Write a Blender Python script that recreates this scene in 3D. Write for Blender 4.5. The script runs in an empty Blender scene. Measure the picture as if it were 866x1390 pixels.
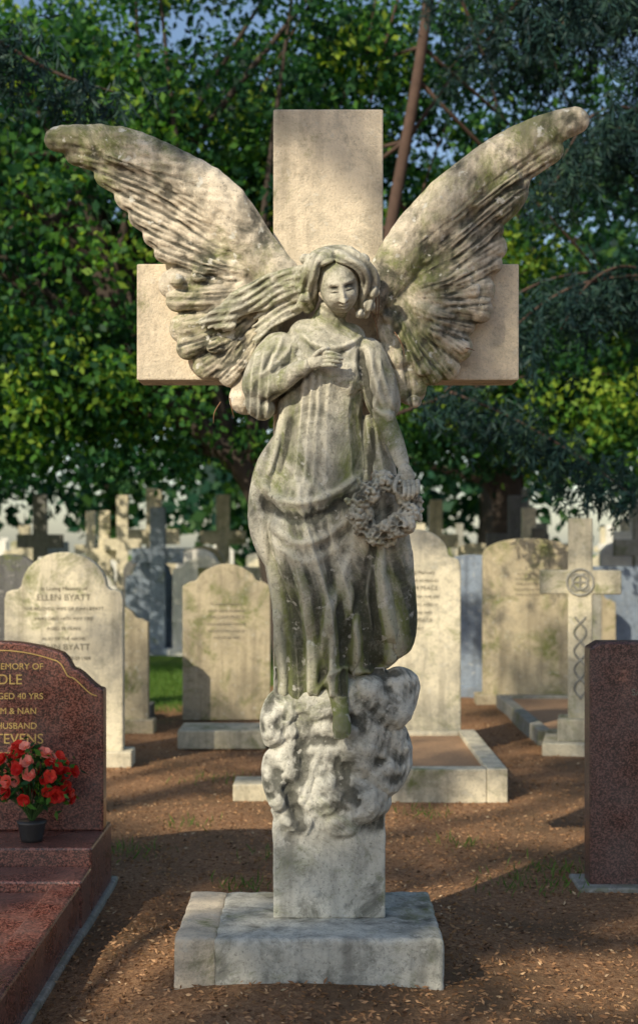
import bpy, math, random
import numpy as np
from mathutils import Vector, Matrix
random.seed(7); rng=np.random.default_rng(7)
sc=bpy.context.scene
EYE=1.6; DIST=5.0; F=1850.0
# ---- tracing sheet: statue drawing units -> metres, at depth y
def S(px,py,y=0.0):
    d=DIST+y
    return np.array([(px-433)/F*d, y, EYE+(740-py)/F*d])
def U(px,y=0.0): return px*(DIST+y)/F
def sheet(co):
    d=DIST+co[:,1]
    return 433+F*co[:,0]/d, 740-F*(co[:,2]-EYE)/d

# ---------------------------------------------------------------- mesh helpers
class Geo:
    def __init__(s): s.v=[]; s.f=[]; s.n=0
    def add(s,V,Fs):
        V=np.asarray(V,float); s.v.append(V)
        s.f+= [tuple(i+s.n for i in f) for f in Fs]; s.n+=len(V)
def cr(P,n):
    P=np.asarray(P,float)
    if len(P)==2: 
        t=np.linspace(0,1,n)[:,None]; return P[0]*(1-t)+P[1]*t
    Q=np.vstack([2*P[0]-P[1],P,2*P[-1]-P[-2]])
    out=[]; m=len(P)-1
    for g in np.linspace(0,m,n):
        i=min(int(g),m-1); t=g-i
        a,b,c,d=Q[i],Q[i+1],Q[i+2],Q[i+3]
        out.append(0.5*((2*b)+(-a+c)*t+(2*a-5*b+4*c-d)*t*t+(-a+3*b-3*c+d)*t**3))
    return np.array(out)
def tube(g,P,A,B,n=24,seg=14,cap=True):
    """tube along world pts P; A side half width, B depth half width"""
    P=np.asarray(P,float); m=len(P)
    A=np.broadcast_to(np.asarray(A,float),(m,)) ; B=np.broadcast_to(np.asarray(B,float),(m,))
    D=cr(np.column_stack([P,A,B]),n); C=D[:,:3]; a=np.abs(D[:,3]); b=np.abs(D[:,4])
    L=np.concatenate([[0],np.cumsum(np.linalg.norm(np.diff(C,axis=0),axis=1))])
    T=np.gradient(C,axis=0); T/=np.linalg.norm(T,axis=1)[:,None]+1e-9
    if cap:
        tt=(1-np.cos(np.linspace(0,math.pi,n)))/2*L[-1]
        C=np.column_stack([np.interp(tt,L,C[:,k]) for k in range(3)])
        a=np.interp(tt,L,a); b=np.interp(tt,L,b); T=np.column_stack([np.interp(tt,L,T[:,k]) for k in range(3)])
        c0=min(a[0],L[-1]*.5)+1e-6; c1=min(a[-1],L[-1]*.5)+1e-6
        k0=np.sqrt(np.clip(1-(1-np.minimum(tt/c0,1))**2,0.003,1)); k1=np.sqrt(np.clip(1-(1-np.minimum((L[-1]-tt)/c1,1))**2,0.003,1))
        a=a*k0*k1; b=b*k0*k1
    ref=np.tile([0,1.,0],(n,1)); ref[np.abs(T[:,1])>.93]=[1,0,0]
    s=np.cross(T,ref); s/=np.linalg.norm(s,axis=1)[:,None]+1e-9; q=np.cross(s,T)
    th=np.linspace(0,2*math.pi,seg,endpoint=False)
    V=(C[:,None,:]+s[:,None,:]*a[:,None,None]*np.cos(th)[None,:,None]+q[:,None,:]*b[:,None,None]*np.sin(th)[None,:,None]).reshape(-1,3)
    Fs=[]
    for i in range(n-1):
        for j in range(seg):
            k=(j+1)%seg; Fs.append((i*seg+j,i*seg+k,(i+1)*seg+k,(i+1)*seg+j))
    Fs.append(tuple(range(seg-1,-1,-1))); Fs.append(tuple(range((n-1)*seg,n*seg)))
    g.add(V,Fs)
def blob(g,c,r,rot=0,nu=16,nv=10):
    V=[];Fs=[]
    for i in range(nv+1):
        ph=math.pi*i/nv
        for j in range(nu):
            t=2*math.pi*j/nu
            x=r[0]*math.sin(ph)*math.cos(t); y=r[1]*math.sin(ph)*math.sin(t); z=r[2]*math.cos(ph)
            V.append((c[0]+x*math.cos(rot)-z*math.sin(rot),c[1]+y,c[2]+x*math.sin(rot)+z*math.cos(rot)))
    for i in range(nv):
        for j in range(nu):
            k=(j+1)%nu; Fs.append((i*nu+j,i*nu+k,(i+1)*nu+k,(i+1)*nu+j))
    g.add(V,Fs)
def box(g,x0,x1,y0,y1,z0,z1,rz=0,c=(0,0)):
    V=[(x,y,z) for z in(z0,z1) for y in(y0,y1) for x in(x0,x1)]
    if rz: V=[(c[0]+(x-c[0])*math.cos(rz)-(y-c[1])*math.sin(rz),c[1]+(x-c[0])*math.sin(rz)+(y-c[1])*math.cos(rz),z) for x,y,z in V]
    g.add(V,[(0,2,3,1),(4,5,7,6),(0,1,5,4),(2,6,7,3),(0,4,6,2),(1,3,7,5)])
def mk(name,g,mat,parent=None,smooth=False,bevel=0,recalc=True):
    V=np.vstack(g.v) if isinstance(g,Geo) else g[0]; Fs=g.f if isinstance(g,Geo) else g[1]
    me=bpy.data.meshes.new(name); me.from_pydata(V.tolist(),[],Fs); me.update()
    if recalc:
        import bmesh
        bm=bmesh.new(); bm.from_mesh(me); bmesh.ops.recalc_face_normals(bm,faces=bm.faces); bm.to_mesh(me); bm.free()
    ob=bpy.data.objects.new(name,me); sc.collection.objects.link(ob)
    if mat: me.materials.append(mat)
    if smooth: me.polygons.foreach_set('use_smooth',[True]*len(me.polygons))
    if parent: ob.parent=parent
    if bevel:
        b=ob.modifiers.new('b','BEVEL'); b.width=bevel; b.segments=2; b.limit_method='ANGLE'; b.angle_limit=math.radians(40)
    return ob
def remesh(ob,vox,it=3,mat=None):
    m=ob.modifiers.new('r','REMESH'); m.mode='VOXEL'; m.voxel_size=vox
    if it: s=ob.modifiers.new('s','SMOOTH'); s.iterations=it; s.factor=.5
    dg=bpy.context.evaluated_depsgraph_get(); dg.update()
    me=bpy.data.meshes.new_from_object(ob.evaluated_get(dg)); ob.modifiers.clear(); ob.data=me
    me.materials.clear(); me.materials.append(mat)
    me.polygons.foreach_set('use_smooth',[True]*len(me.polygons)); return ob
def getco(me):
    n=len(me.vertices); c=np.empty(n*3); me.vertices.foreach_get('co',c)
    k=np.empty(n*3); me.vertices.foreach_get('normal',k); return c.reshape(-1,3),k.reshape(-1,3)
def displace(ob,fn,front=True):
    me=ob.data; co,no=getco(me); px,py=sheet(co); h=fn(px,py,co)
    w=np.clip(-no[:,1]*1.4+.25,0,1) if front else 1
    co=co+no*(h*w)[:,None]; me.vertices.foreach_set('co',co.ravel()); me.update()
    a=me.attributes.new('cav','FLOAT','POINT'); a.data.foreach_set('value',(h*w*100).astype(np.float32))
def ridge(px,py,pts,w,H,p=2.0):
    P=cr(np.array(pts,float),14); h=np.zeros(len(px))
    x0,x1=P[:,0].min()-3*w,P[:,0].max()+3*w; y0,y1=P[:,1].min()-3*w,P[:,1].max()+3*w
    idx=np.where((px>x0)&(px<x1)&(py>y0)&(py<y1))[0]
    if not len(idx): return h
    q=np.column_stack([px[idx],py[idx]]); best=np.full(len(idx),1e9); tb=np.zeros(len(idx)); n=len(P)-1
    for i in range(n):
        a=P[i];b=P[i+1]; ab=b-a; t=np.clip(((q-a)@ab)/(ab@ab+1e-9),0,1); d=np.linalg.norm(q-(a+t[:,None]*ab),axis=1)
        m=d<best; best[m]=d[m]; tb[m]=(i+t[m])/n
    h[idx]=H*np.exp(-(best/w)**p)*np.clip(np.sin(np.pi*np.clip(tb,0.02,.98))*2.2,0,1); return h
def empty(name,loc=(0,0,0)):
    e=bpy.data.objects.new(name,None); e.location=loc; sc.collection.objects.link(e); e.empty_display_size=.2; return e
def sm(a,b,x): 
    t=np.clip((x-a)/(b-a),0,1); return t*t*(3-2*t)
def wob(x,y,s,seed=0):
    r=np.random.default_rng(seed); h=0
    for k in range(6):
        a=r.uniform(0,6.28); f=s*r.uniform(.6,1.8); h=h+np.sin((x*math.cos(a)+y*math.sin(a))*f+r.uniform(0,6.28))
    return h/3.0

# ---------------------------------------------------------------- materials
def nt(name):
    m=bpy.data.materials.new(name); m.use_nodes=True; t=m.node_tree; t.nodes.clear()
    o=t.nodes.new('ShaderNodeOutputMaterial'); return m,t,o
def N(t,k,**kw):
    n=t.nodes.new(k)
    for a,b in kw.items(): n.inputs[a.replace('__',' ')].default_value=b
    return n
def ramp(t,src,stops):
    r=t.nodes.new('ShaderNodeValToRGB'); e=r.color_ramp.elements
    while len(e)<len(stops): e.new(.5)
    for i,(p,c) in enumerate(stops):
        e[i].position=p; e[i].color=(c,c,c,1) if isinstance(c,(int,float)) else (*c,1)
    t.links.new(src,r.inputs[0]); return r.outputs[0]
def mix(t,f,a,b,mode='MIX'):
    m=t.nodes.new('ShaderNodeMix'); m.data_type='RGBA'; m.blend_type=mode
    for s,v in((0,f),(6,a),(7,b)):
        if isinstance(v,(int,float)): m.inputs[s].default_value=v
        elif isinstance(v,tuple): m.inputs[s].default_value=(*v,1)
        else: t.links.new(v,m.inputs[s])
    return m.outputs[2]
def mth(t,op,a,b):
    k=t.nodes.new('ShaderNodeMath'); k.operation=op
    for i,q in enumerate((a,b)):
        if isinstance(q,(int,float)): k.inputs[i].default_value=q
        else: t.links.new(q,k.inputs[i])
    return k.outputs[0]
def mrange(t,src,a,b,c,d):
    n=t.nodes.new('ShaderNodeMapRange'); t.links.new(src,n.inputs[0])
    for i,q in enumerate((a,b,c,d)): n.inputs[i+1].default_value=q
    return n.outputs[0]
def noise(t,vec,scale,detail=6,rough=.6,dist=0):
    n=N(t,'ShaderNodeTexNoise',Scale=scale,Detail=detail,Roughness=rough,Distortion=dist); t.links.new(vec,n.inputs['Vector']); return n.outputs[0]
def stone(name,base,algae=(.135,.165,.04),am=.5,lichen=.5,dark=(.05,.052,.042),bump=.5,fine=90,pt=True,seed=0,rough=.9,zband=None,stain=.5,cav=1.,spk=.75):
    m,t,o=nt(name); L=t.links
    tc=t.nodes.new('ShaderNodeTexCoord'); mp=N(t,'ShaderNodeMapping'); mp.inputs['Location'].default_value=(seed*3.1,seed*1.7,seed*.9); L.new(tc.outputs['Object'],mp.inputs[0]); v=mp.outputs[0]
    n1=noise(t,v,3.2,8,.65); c=mix(t,ramp(t,n1,[(.3,0.),(.7,1.)]),tuple(x*.78 for x in base),tuple(min(1,x*1.12) for x in base))
    n7=noise(t,v,4.5,10,.78,.8); c=mix(t,ramp(t,n7,[(.49,0.),(.63,stain)]),c,(.16,.165,.135))
    n2=noise(t,v,2.6,9,.76,.6)
    if zband:
        sp=t.nodes.new('ShaderNodeSeparateXYZ'); L.new(tc.outputs['Object'],sp.inputs[0])
        n2=mth(t,'ADD',n2,mrange(t,sp.outputs[2],zband[1],zband[0],0,zband[2]))
    s=.60-am*.2; c=mix(t,ramp(t,n2,[(s,0.),(s+.13,.9)]),c,algae)
    mp2=N(t,'ShaderNodeMapping'); mp2.inputs['Scale'].default_value=(9,9,.8); L.new(v,mp2.inputs[0])
    n3=noise(t,mp2.outputs[0],1.3,6,.6); c=mix(t,ramp(t,n3,[(.50,0.),(.68,spk*.85)]),c,tuple(x*.36 for x in base))
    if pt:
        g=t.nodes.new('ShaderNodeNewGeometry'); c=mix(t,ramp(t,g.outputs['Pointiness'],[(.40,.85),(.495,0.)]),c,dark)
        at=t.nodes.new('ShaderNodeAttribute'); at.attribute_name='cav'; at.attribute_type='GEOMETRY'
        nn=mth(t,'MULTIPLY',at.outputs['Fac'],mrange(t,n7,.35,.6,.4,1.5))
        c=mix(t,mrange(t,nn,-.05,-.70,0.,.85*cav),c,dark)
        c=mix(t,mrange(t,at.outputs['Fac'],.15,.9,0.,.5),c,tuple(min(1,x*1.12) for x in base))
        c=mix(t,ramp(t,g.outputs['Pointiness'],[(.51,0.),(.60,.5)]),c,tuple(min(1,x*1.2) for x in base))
    n4=noise(t,v,24,3,.5); c=mix(t,ramp(t,n4,[(.63,0.),(.68,lichen)]),c,(.66,.65,.58))
    n5=noise(t,v,fine,4,.7); c=mix(t,ramp(t,n5,[(.30,spk),(.45,0.)]),c,tuple(x*.28 for x in base))
    n6=noise(t,v,14,7,.8); c=mix(t,ramp(t,n6,[(.36,spk*.85),(.48,0.)]),c,tuple(x*.42 for x in base))
    b=N(t,'ShaderNodeBsdfPrincipled',Roughness=rough); b.inputs['Specular IOR Level'].default_value=.2
    L.new(c,b.inputs['Base Color'])
    hs=t.nodes.new('ShaderNodeMath'); hs.operation='MULTIPLY_ADD'; L.new(n5,hs.inputs[0]); hs.inputs[1].default_value=.5; L.new(n6,hs.inputs[2])
    bp=N(t,'ShaderNodeBump',Strength=bump,Distance=.014); L.new(hs.outputs[0],bp.inputs['Height']); L.new(bp.outputs[0],b.inputs['Normal'])
    L.new(b.outputs[0],o.inputs[0]); return m
def granite(name,c1,c2,c3,rough=.18):
    m,t,o=nt(name); L=t.links; tc=t.nodes.new('ShaderNodeTexCoord'); v=tc.outputs['Object']
    vo=N(t,'ShaderNodeTexVoronoi',Scale=190); L.new(v,vo.inputs['Vector'])
    sx=t.nodes.new('ShaderNodeSeparateColor'); L.new(vo.outputs['Color'],sx.inputs[0])
    c=ramp(t,sx.outputs[0],[(.3,c1),(.5,c2),(.9,c3)]); n=noise(t,v,5,6,.6); c=mix(t,ramp(t,n,[(.4,0.),(.8,.35)]),c,(.2,.17,.15))
    b=N(t,'ShaderNodeBsdfPrincipled'); L.new(c,b.inputs['Base Color']); L.new(ramp(t,n,[(.3,rough),(.75,rough+.3)]),b.inputs['Roughness']); L.new(b.outputs[0],o.inputs[0]); return m
def plain(name,c,rough=.8,metal=0,var=.3,scale=20):
    m,t,o=nt(name); L=t.links; tc=t.nodes.new('ShaderNodeTexCoord'); n=noise(t,tc.outputs['Object'],scale,5,.6)
    col=mix(t,n,tuple(x*(1-var) for x in c),tuple(min(1,x*(1+var)) for x in c)); b=N(t,'ShaderNodeBsdfPrincipled',Roughness=rough,Metallic=metal)
    L.new(col,b.inputs['Base Color']); bp=N(t,'ShaderNodeBump',Strength=.3,Distance=.01); L.new(n,bp.inputs['Height']); L.new(bp.outputs[0],b.inputs['Normal'])
    L.new(b.outputs[0],o.inputs[0]); return m
def leafmat(name,stops,trans=.4,rough=.55):
    m,t,o=nt(name); L=t.links; a=t.nodes.new('ShaderNodeAttribute'); a.attribute_name='rnd'; a.attribute_type='GEOMETRY'
    c=ramp(t,a.outputs['Fac'],stops); b=N(t,'ShaderNodeBsdfPrincipled',Roughness=rough); b.inputs['Specular IOR Level'].default_value=.2
    L.new(c,b.inputs['Base Color']); tr=t.nodes.new('ShaderNodeBsdfTranslucent'); c2=mix(t,1.,c,(1.5,1.6,.6),'MULTIPLY'); L.new(c2,tr.inputs[0])
    mx=t.nodes.new('ShaderNodeMixShader'); mx.inputs[0].default_value=trans; L.new(b.outputs[0],mx.inputs[1]); L.new(tr.outputs[0],mx.inputs[2]); L.new(mx.outputs[0],o.inputs[0]); return m

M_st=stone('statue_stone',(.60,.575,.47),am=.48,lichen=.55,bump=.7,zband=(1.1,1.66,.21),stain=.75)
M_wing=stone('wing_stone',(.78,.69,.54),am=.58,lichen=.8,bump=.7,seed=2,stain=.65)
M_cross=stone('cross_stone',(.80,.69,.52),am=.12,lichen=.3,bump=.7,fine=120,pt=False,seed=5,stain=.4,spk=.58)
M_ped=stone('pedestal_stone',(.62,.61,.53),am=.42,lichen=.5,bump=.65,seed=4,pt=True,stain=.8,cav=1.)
M_lime=[stone('limestone_%d'%i,b,am=a,lichen=.3,bump=.35,pt=False,seed=7+i,stain=.45,spk=.65) for i,(b,a) in enumerate([((.64,.58,.42),.45),((.50,.43,.29),.55),((.76,.69,.51),.32),((.36,.35,.30),.5),((.27,.33,.41),.1)])]
M_dark=stone('dark_slate',(.15,.15,.145),am=.3,lichen=.2,pt=False,seed=20,rough=.6)
M_red=granite('red_granite',(.035,.012,.010),(.14,.042,.031),(.30,.12,.09),.15)
M_brown=granite('brown_granite',(.035,.019,.016),(.11,.046,.038),(.21,.11,.09),.3)
M_gold=plain('gold_letters',(.75,.55,.2),.35,.6,.1)
M_ink=plain('engraved_letters',(.15,.135,.10),.9)
M_bark=plain('bark',(.050,.038,.030),.95,0,.5,9)
M_bark2=plain('cedar_bark',(.080,.05,.038),.95,0,.5,9)
M_leaf=leafmat('broad_leaves',[(0,(.007,.032,.022)),(.42,(.024,.095,.035)),(.72,(.09,.23,.04)),(1,(.32,.44,.06))],.45)
M_leafd=leafmat('dark_leaves',[(0,(.009,.036,.030)),(.5,(.022,.080,.045)),(1,(.10,.21,.055))],.35)
M_need=leafmat('cedar_needles',[(0,(.009,.026,.032)),(.6,(.020,.055,.048)),(1,(.055,.11,.07))],.15)
M_grass=leafmat('grass_blades',[(0,(.05,.11,.02)),(1,(.14,.26,.05))],.35)

# ---------------------------------------------------------------- the angel monument
statue=empty('angel_statue')
g=Geo()
out=[(371,1240),(371,516),(186,516),(186,358),(371,358),(371,148),(520,148),(520,358),(704,358),(704,516),(522,516),(522,1240)]
P=[S(*p) for p in out]; n=len(P)
V=[(p[0],0,p[2]) for p in P]+[(p[0],.17,p[2]) for p in P]
g.add(V,[tuple(range(n)),tuple(range(2*n-1,n-1,-1))]+[(i,(i+1)%n,(i+1)%n+n,i+n) for i in range(n)])
mk('cross',g,M_cross,statue,bevel=.006)
def roughblock(name,x0,x1,y0,y1,z0,z1,mat,seed):
    g=Geo(); box(g,x0,x1,y0,y1,z0,z1); ob=mk(name,g,mat,statue); remesh(ob,.012,1,mat)
    displace(ob,lambda px,py,co:.002*wob(co[:,0]+co[:,1],co[:,2]-co[:,1],17,seed)+.0018*wob(co[:,0],co[:,1]+co[:,2],50,seed+1),False); return ob
zt=.282
roughblock('plinth',-.350,.418,-.44,.19,-.02,zt,M_ped,61)
roughblock('plinth_end_block',-.484,-.347,-.435,.185,-.02,zt+.002,M_cross,62)  # end slab; its sunlit look is put into the paler stone colour
def T(pts,hw,th,n=26,seg=18,G=None,rnd=False):
    P=[S(*p) for p in pts]; m=len(P)
    hw=[hw]*m if not isinstance(hw,(list,tuple)) else hw
    A=[U(w,p[2]) for w,p in zip(hw,pts)]
    B=A if rnd else ([th]*m if not isinstance(th,(list,tuple)) else th)
    tube(g if G is None else G,P,A,B,n,seg)
# pedestal with carved clouds growing out of it
g=Geo(); a=S(371,1250,-.19); b=S(523,905,-.19)
box(g,a[0],b[0],-.19,-.003,zt,b[2])
for pts,r in [([(540,905),(540,935),(525,965),(505,975)],[24,30,30,22]),([(500,915),(505,945),(492,975)],[26,28,22]),([(510,985),(528,1000),(530,1030),(520,1055),(500,1065)],[24,27,30,28,22]),
    ([(490,985),(500,1015),(485,1045)],[22,28,24]),([(518,1062),(498,1085),(468,1100)],[30,32,26]),([(496,1095),(470,1115),(442,1128)],[20,20,14]),([(478,1050),(462,1080),(435,1098)],[20,22,18]),
    ([(402,945),(382,962),(372,988),(380,1012)],[26,26,20,16]),([(398,980),(388,1005)],[20,17]),([(378,1015),(374,1045),(380,1075),(394,1092)],[17,20,20,16]),
    ([(388,1092),(402,1114),(424,1126)],[16,17,12]),([(422,955),(430,985)],[22,14]),([(492,950),(482,985)],[18,16])]:
    m=len(pts); T([(q[0],q[1],-.155-.035*math.sin(i*1.9+len(r))**2) for i,q in enumerate(pts)],r,[U(q)*.8 for q in r],26,16)
for x,y,rx,rz,ry in [(440,1010,48,60,.035),(400,1050,30,60,.045),(465,1075,50,35,.05),(500,1000,38,60,.07),(455,950,60,30,.06),(430,1085,35,25,.03)]: blob(g,S(x,y,-.18),(U(rx),ry,U(rz)),nu=24,nv=16)
ped=mk('pedestal_with_carved_clouds',g,M_ped,statue,recalc=False); remesh(ped,.0055,2,M_ped)
def pd(px,py,co):
    X,Y,Z=co[:,0],co[:,1],co[:,2]; m=sm(1165,1110,py)
    h=.0012*wob(X,Z,18,3)+.0012*wob(X,Z,60,4)
    fx=X*1.3+.02*wob(X,Z,9,48); fz=Z+.02*wob(X,Z,8,49)
    h=h+m*(.006*wob(fx+Y,fz,20,41)+.004*wob(fx-Y*.6,fz,52,42)+.0030*wob(X+Y,Z,110,43)+.0012*wob(X+Y,Z,260,44))
    for c,s in (((530,930),13),((520,1030),14),((384,1050),12),((488,1085),14),((388,978),12)):
        dx=px-c[0]; dy=py-c[1]; d=np.hypot(dx,dy); h=h+.006*np.exp(-(d/30)**2)*np.sin(d/s*2.2-np.arctan2(dy,dx)*(1 if c[0]>450 else -1))
    h=h-.02*ridge(px,py,[(384,1060),(398,1095),(412,1135)],9,1.)-.014*ridge(px,py,[(400,1010),(415,1040),(405,1075)],8,1.)-.012*ridge(px,py,[(450,1030),(470,1050),(455,1075)],8,1.)
    return h
displace(ped,pd)

# body volumes
g=Geo()
TR=[(442,432,44),(443,462,58),(438,510,60),(434,565,58),(432,615,66),(426,680,80),(438,745,80),(456,810,87),(464,870,92),(462,925,88)]
T([(a,b,-.13) for a,b,c in TR],[c for a,b,c in TR],[.09,.12,.125,.115,.125,.14,.14,.14,.14,.12],44,30)
T([(452,412,-.17),(446,440,-.17),(443,470,-.16)],[19,24,40],[.05,.06,.08])              # neck
T([(392,452,-.13),(443,458,-.15),(496,462,-.13)],[20,24,20],[.06,.08,.06])             # shoulders
blob(g,S(418,512,-.205),(.07,.05,.075)); blob(g,S(466,512,-.205),(.07,.05,.075))         # bust
T([(420,640,-.2),(408,720,-.23),(420,790,-.24),(445,860,-.22),(456,905,-.2)],[36,40,34,26,20],[.08,.09,.085,.07,.06])
T([(480,650,-.17),(495,740,-.19),(505,820,-.19),(515,880,-.17)],[34,34,34,28],[.08,.08,.08,.07])
T([(452,880,-.22),(457,925,-.235),(461,955,-.245),(464,978,-.265)],[20,16,12,12],0,rnd=True)   # shin
T([(463,965,-.255),(464,990,-.28),(463,1003,-.29)],[11,13,10],[.035,.028,.016])               # foot
for i in range(5): T([(455+i*4.3,990+ (i-1)**2*.3,-.293),(455+i*4.4,1006-abs(i-1.3)*1.6,-.300)],[2.6 if i!=1 else 3,2.2],0,8,8,rnd=True)
# right arm with sleeve (viewer's left)
T([(392,456,-.13),(372,490,-.16),(356,525,-.19),(362,545,-.2)],[22,30,28,18],[.07,.08,.075,.05])
T([(350,536,-.2),(375,522,-.245),(403,503,-.285),(424,493,-.30)],[17,15.5,12.5,8.5],0,rnd=True)
T([(345,530,-.18),(352,550,-.18),(372,562,-.17)],[14,18,14],[.05,.06,.05])
# left arm with sleeve (viewer's right)
T([(492,462,-.13),(508,505,-.165),(520,545,-.19),(526,572,-.19)],[22,25,24,18],[.07,.075,.07,.05])
T([(512,545,-.2),(530,585,-.25),(543,620,-.295),(549,638,-.31)],[15,13.5,11,8.5],0,rnd=True)
# mantle
T([(384,590,-.14),(364,635,-.15),(354,690,-.15),(361,735,-.14),(378,775,-.13)],[11,17,18,17,10],[.06,.08,.08,.07,.05])
T([(505,560,-.12),(512,620,-.14),(522,700,-.16),(536,780,-.16),(543,850,-.15),(540,890,-.13)],[14,22,26,26,24,16],[.06,.08,.09,.09,.08,.05])
for a in ([(386,820,-.14),(387,948,-.13)],[(404,850,-.18),(408,955,-.17)],[(428,860,-.20),(430,945,-.19)],[(490,850,-.18),(496,918,-.17)],[(513,830,-.17),(524,900,-.16)],[(545,810,-.14),(551,872,-.13)]):
    T(a,[15,15],[.07,.06])
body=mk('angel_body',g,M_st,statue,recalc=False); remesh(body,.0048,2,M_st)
tr=np.array(TR,float)
def folds(px,py,co):
    h=np.zeros(len(px)); R=lambda *a:ridge(px,py,*a)
    arm=np.exp(-((px-395)/48)**2-((py-505-(400-px)*.35)/17)**2)
    foot=((px>440)&(px<480)&(py>945)&(py<1015)).astype(float)
    lf=((px>505+(py-570)*.45)&(px<580)&(py>572)&(py<690)).astype(float)
    skin=np.clip(arm+foot+lf,0,1)
    xc=np.interp(py,tr[:,1],tr[:,0]); hw=np.interp(py,tr[:,1],tr[:,2]); s=(px-xc)/hw
    wt=sm(455,500,py)*sm(668,645,py)
    u=s*11+1.3*np.sin(s*5+1)+.9*wob(px,py,.012,1)+.3*wob(px,py,.04,6)
    h+=wt*(.0045+.003*wob(px,py,.02,15))*((1-np.abs(np.sin(u)))**1.2-.35)*1.5
    wm=sm(648,672,py)*sm(965,940,py)
    k=(py-650)/280
    u=(s*7.0+3.4*(1-np.clip(k,0,1))**1.7*(.6-s*.5)+.9*np.sin(s*3.1+.6)+.45*wob(px,py,.009,2))
    amp=.020*(.70+.30*np.clip(wob(px,py,.013,12),-1,1))*(.6+.6*np.clip(k,0,1))
    h+=wm*amp*((1-np.abs(np.sin(u)))**1.15-.36)*1.3
    u2=u*2.6+.8*wob(px,py,.025,5); h+=wm*.0036*((1-np.abs(np.sin(u2)))-.35)
    for p,w,H in [([(350,650),(374,676),(410,684),(455,668),(500,636)],6,.018),([(352,668),(380,698),(420,704),(470,680),(505,648)],6,-.014),
        ([(350,690),(377,722),(415,738),(465,712),(505,668)],6,.013),([(356,716),(384,748),(420,762),(470,735),(505,692)],6,.008),
        ([(500,665),(484,730),(458,800),(440,860),(430,930)],7,.015),([(508,690),(500,760),(480,830),(466,880)],5,-.018),
        ([(352,705),(366,760),(380,830),(376,900)],5,.012),([(520,720),(516,790),(528,860),(540,885)],5,.014),([(512,720),(506,800),(510,880)],5,-.018),
        ([(372,945),(388,952),(405,960),(428,952),(440,925),(470,905),(500,915),(530,898),(558,868)],4,.010),
        ([(402,448),(424,466),(452,472),(478,465),(494,452)],3.5,.010),([(406,452),(428,476),(452,482),(480,472)],2.5,-.006),
        ([(385,455),(372,485),(350,520)],4,.010),([(398,462),(388,480),(368,500),(345,515)],3.5,.009),([(376,465),(360,500),(340,535)],4,-.009),([(404,470),(396,490),(380,500)],3.5,-.010),
        ([(498,465),(508,510),(522,560)],4,.010),([(488,470),(496,520),(505,570)],4,-.018),([(510,480),(522,520),(534,560)],3.5,.009),([(502,540),(516,560),(536,568)],4,.010),([(350,548),(385,535),(415,512),(430,500)],3,-.012),
        ([(505,575),(503,620),(500,650)],4,-.020),([(385,560),(374,610),(362,650)],4,.011),([(394,560),(386,610),(376,650)],4,-.014)]:
        h+=R(p,w,H)
    h*=(1-.92*skin)
    h+=.0012*wob(px,py,.12,11)+.0006*wob(px,py,.4,17)
    return h
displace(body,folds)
# hands: finer mesh so that the five fingers stay separate
g=Geo()
T([(416,496,-.292),(428,491,-.302),(441,488,-.304)],[8.5,10,9.5],[.022,.019,.015])
for i,L in enumerate((.88,1.0,.95,.75)):
    x0=439;y0=480.2+i*5.3; T([(x0-4,y0,-.306),(x0+10*L,y0-1.6+i*.35,-.320),(x0+19*L,y0+.2+i*.1,-.316),(x0+27*L,y0+2.6-i*.3,-.300)],[3.0,2.75,2.4,1.9],0,18,10,rnd=True)
T([(424,486,-.308),(432,478,-.318),(441,473,-.314),(448,473,-.302)],[3.6,3.3,2.9,2.2],0,16,10,rnd=True)
T([(546,630,-.308),(551,643,-.322),(556,656,-.336)],[8.5,10.5,11.5],[.024,.024,.020])
for i,L in enumerate((.95,1.05,1.0,.82)):
    x0=547.5+i*6.2;y0=653-i*.6; T([(x0,y0,-.342),(x0+1.5,y0+10*L,-.372),(x0+1,y0+19*L,-.386),(x0-1.5,y0+25*L,-.372)],[3.4,3.1,2.8,2.2],0,18,10,rnd=True)
T([(545,642,-.328),(538,652,-.350),(535,662,-.372),(538,670,-.378)],[3.8,3.5,3.1,2.4],0,16,10,rnd=True)
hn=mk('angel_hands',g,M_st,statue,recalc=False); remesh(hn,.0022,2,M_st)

# head with face
g=Geo()
blob(g,S(458,384,-.25),(.068,.088,.096),rot=math.radians(9),nu=32,nv=24)
T([(463,398,-.265),(469,413,-.275)],[20,12],[.06,.05],G=g)
head=mk('angel_head',g,M_st,statue,recalc=False); remesh(head,.0026,4,M_st)
def face(px,py,co):
    ca,sa=math.cos(.19),math.sin(.19)
    x=px-461; y=py-388; u=x*ca-y*sa; v=x*sa+y*ca
    G=lambda a,b,s,q,H:H*np.exp(-((u-a)/s)**2-((v-b)/q)**2)
    h=0
    for sgn,ex in((-1,11),(1,11)):
        h=h+G(sgn*ex,-5,6.8,5,-.015)+G(sgn*ex,-4.0,5.0,3.2,.011)+G(sgn*ex,-1.0,5.6,.9,-.004)+G(sgn*ex,-8.2,5.2,.9,-.002)+G(sgn*(ex+.5),-12.5,7,3.2,.005)+G(sgn*13,9,7,8,.005)
    h=h+np.exp(-(u/3.2)**2)*.016*sm(-16,9,v)*(v<11.5)+G(0,9.8,4.3,2.8,.008)+G(-3.8,10.5,1.7,1.6,.004)+G(3.8,10.5,1.7,1.6,.004)+G(0,14.3,6,1.6,-.004)
    h=h+G(0,17.4,5.0,1.7,.008)+G(0,19.6,5.0,.8,-.007)+G(0,22,4.1,1.9,.009)+G(0,25.6,5,1.4,-.005)+G(0,30,6,3.8,.008)
    return h
displace(head,face)
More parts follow.
